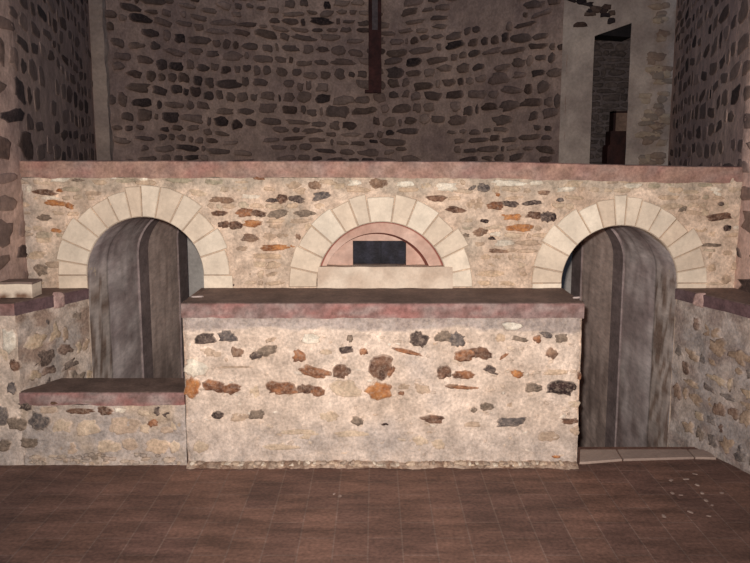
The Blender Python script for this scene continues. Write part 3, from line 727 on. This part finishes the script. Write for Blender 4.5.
DR = .75; Xq = Xb*(YD+DR)/YD+.04
for (p, q) in (((Xa, 1.3), (Xa, za)), ((Xa, za), (Xb, zb_)), ((Xb, zb_), (Xb, 1.3))):
    quadgrid(mb, V(p[0], p[1]), V(q[0], q[1]), V(Xq if q[0] == Xb else q[0], q[1], YD+DR), V(Xq if p[0] == Xb else p[0], p[1], YD+DR), 12, 4, dcol, 0)
for k in range(70):                     # rubble showing at the bay's right side and top
    u = rnd.uniform(X1-.27, X1-.02); v = rnd.uniform(1.4, 4.2); c = rnd.choice(['t', 'g', 'br', 'tt'])
    lump(mb, SD, u, v, rnd.uniform(.04, .11), rnd.uniform(.025, .05), 0, .014, mixc(dcol(u, v), PAL[c][0], .6), mixc(dcol(u, v), PAL[c][1], .6), rnd, 10, .3)
for k in range(60):
    u = rnd.uniform(X0, Xb); v = rnd.uniform(za+.12, 4.4); c1, c2 = rnd.choice(DST)
    lump(mb, SD, u, v, rnd.uniform(.03, .09), rnd.uniform(.02, .04), rnd.uniform(-.2, .2), .014, c1, c2, rnd, 10, .3)
door = structure(mb.build('door_1', M_PLAS))
mb = MB(); SG = lambda u, v, d: (u, YD+DR-.01-d, v)
grid(mb, SG, Xa-.1, Xb+.45, 1.3, 3.4, .05, lambda u, v: lin((112, 100, 98)))
for (u, v, a, b) in courses(rnd, Xa-.05, Xb+.4, 1.32, 3.2, (.05, .10), (.1, .26), .006):
    g = rnd.uniform(.7, 1.15); lump(mb, SG, u, v, a, b, 0, .02, mul(lin((112, 98, 92)), g), mul(lin((84, 74, 72)), g), rnd, 10, .25)
structure(mb.build('wall_doorway', M_DARKMAS))
mb = MB()                               # charred lintel wedge under the slanting head
zl = P(600, 37, YD).z
vs = [(Xa, YD+.02, zl+.03), (Xb, YD+.02, zl), (Xb, YD+.02, zb_+.02), (Xa+.12, YD+.02, za+.05), (Xa, YD+.02, za+.02)]
vs = vs+[(x, YD+.35, z) for x, y, z in vs]; n = 5
mb.add(vs, [tuple(range(n)), tuple(range(2*n-1, n-1, -1))]+[(i, i+n, (i+1) % n+n, (i+1) % n) for i in range(n)], [lin((34, 28, 28))]*10)
mb.build('lintel', M_WOOD, door, 'charred dark timber lintel')

# cabinet standing in the doorway
yc = YD+.32
cab = empty('wooden_cabinet', (P(617, 160, yc).x, yc+.1, 1.3), 'dark brown wooden cabinet with a pale panel standing in the upper doorway', 'cabinet')
WD = lambda p: mixc(lin((70, 40, 34)), lin((48, 28, 26)), max(0, min(1, .5+fb(p.x*3, p.z, 3, 6))))
cxm = P(629, 140, yc).x; c0 = P(608, 140, yc).x; c1_ = P(614, 120, yc).x
z0_, zA_, zB_, zC_ = 1.3, P(610, 146, yc).z, P(610, 131, yc).z, P(610, 111, yc).z
mb = MB(); box(mb, c0, cxm, yc, yc+.22, z0_, zA_, WD, .004, (4, 3, 6)); mb.build('base', M_WOOD, cab)
mb = MB(); box(mb, c0+.03, cxm, yc+.01, yc+.21, zA_, zB_, WD, .003, (4, 3, 4)); box(mb, c0+.01, cxm, yc-.005, yc+.215, zA_-.006, zA_+.014, WD); mb.build('drawer_case', M_WOOD, cab)
mb = MB(); t = .028
box(mb, c1_, c1_+t, yc+.02, yc+.19, zB_, zC_, WD); box(mb, cxm-.015, cxm, yc+.02, yc+.19, zB_, zC_, WD); box(mb, c1_, cxm, yc+.02, yc+.19, zC_-.02, zC_, WD); mb.build('upper_frame', M_WOOD, cab)
mb = MB(); box(mb, c1_+t, cxm-.015, yc+.045, yc+.06, zB_, zC_-.02, lin((140, 112, 96))); mb.build('panel', M_WOOD, cab, 'pale panel')

# timber post on the apse wall
um = min(range(201), key=lambda i: abs(tab[i].x-P(375, 60, tab[i].y).x)); pp = tab[um]; yp = pp.y-.16
post = empty('timber_post', (P(375, 92, yp).x, yp, P(375, 92, yp).z), 'tall narrow red-brown timber post fixed high on the curved back wall', 'post')
RW = lambda p: mixc(lin((92, 52, 46)), lin((60, 34, 32)), max(0, min(1, .5+fb(p.x*4, p.z, 8, 5))))
q0, q1 = P(368.6, 60, yp).x, P(381.3, 60, yp).x; zt, zm, zb2 = TOP, P(375, 30, yp).z, P(375, 89.5, yp).z
mb = MB(); box(mb, q0, q1, yp, yp+.14, zb2, zm, RW, .006, (3, 2, 20)); mb.build('shaft', M_WOOD, post)
for (a, b) in ((q0, q0+.045), (q1-.045, q1)):
    mb = MB(); box(mb, a, b, yp, yp+.13, zm, zt-.1, lambda p: mul(RW(p), .7), .004, (1, 1, 30)); mb.build('rail', M_WOOD, post)
mb = MB(); box(mb, q0+.045, q1-.045, yp+.07, yp+.12, zm, zt-.1, lambda p: lin((110, 96, 96)), .004, (1, 1, 30)); mb.build('infill', M_WOOD, post, 'greyish infill strip')
mb = MB(); box(mb, q0-.05, q1, yp-.005, yp+.145, zb2-.04, zb2, RW, .004, (3, 2, 1)); mb.build('foot', M_WOOD, post)

# pale flakes on the brick floor
rnd = random.Random(77); k = 0
for (x, y) in [(671, 480), (686, 479), (697, 485), (672, 493), (681, 495), (706, 500), (712, 505), (664, 516), (722, 493), (702, 493), (709, 516), (690, 512), (334, 494), (340, 496), (695, 474)]:
    c = PZ(x, y, 0); mb = MB(); w = rnd.uniform(.010, .017)
    lump(mb, lambda u, v, d: (u, v, max(0, d*.5)), c.x, c.y, w, w*.6, rnd.uniform(0, 3), .004, lin((170, 146, 132)), lin((140, 116, 104)), rnd, 9, .3)
    right = x > 500
    tag(mb.build('lime_flake', M_CUT), 'small pale lime flake lying on the brick floor near the right wall' if right else 'small pale lime flake on the brick floor in front of the middle of the counter',
        'rubble', 'lime flakes on the right of the floor' if right else 'lime flakes at mid floor')

# ------------------------------------------------------------------ light: camera flash + weak cool daylight from the open top
w = bpy.data.worlds.new('sky'); bpy.context.scene.world = w; w.use_nodes = True
bg = w.node_tree.nodes['Background']; bg.inputs[0].default_value = (.40, .62, 1.0, 1); bg.inputs[1].default_value = .15
ld = bpy.data.lights.new('flash', 'SPOT'); ld.energy = 900; ld.spot_size = math.radians(88); ld.spot_blend = 1; ld.shadow_soft_size = .025
ld.color = (1.0, .94, .90)
lo = bpy.data.objects.new('camera_flash', ld); C.objects.link(lo); lo.location = (-.05, .02, H+.07)
lo.rotation_euler = (math.radians(90)-math.radians(8), 0, 0)
cam = bpy.data.cameras.new('camera'); co = bpy.data.objects.new('camera', cam); C.objects.link(co)
co.location = (0, 0, H); co.rotation_euler = (PI/2-PITCH, 0, 0); cam.sensor_width = 36; cam.lens = F/750*36; cam.clip_end = 60
S_ = bpy.context.scene; S_.camera = co
vs_ = S_.view_settings; vs_.view_transform = 'Standard'; vs_.look = 'None'; vs_.gamma = 1; vs_.use_curve_mapping = False; vs_.exposure = 0
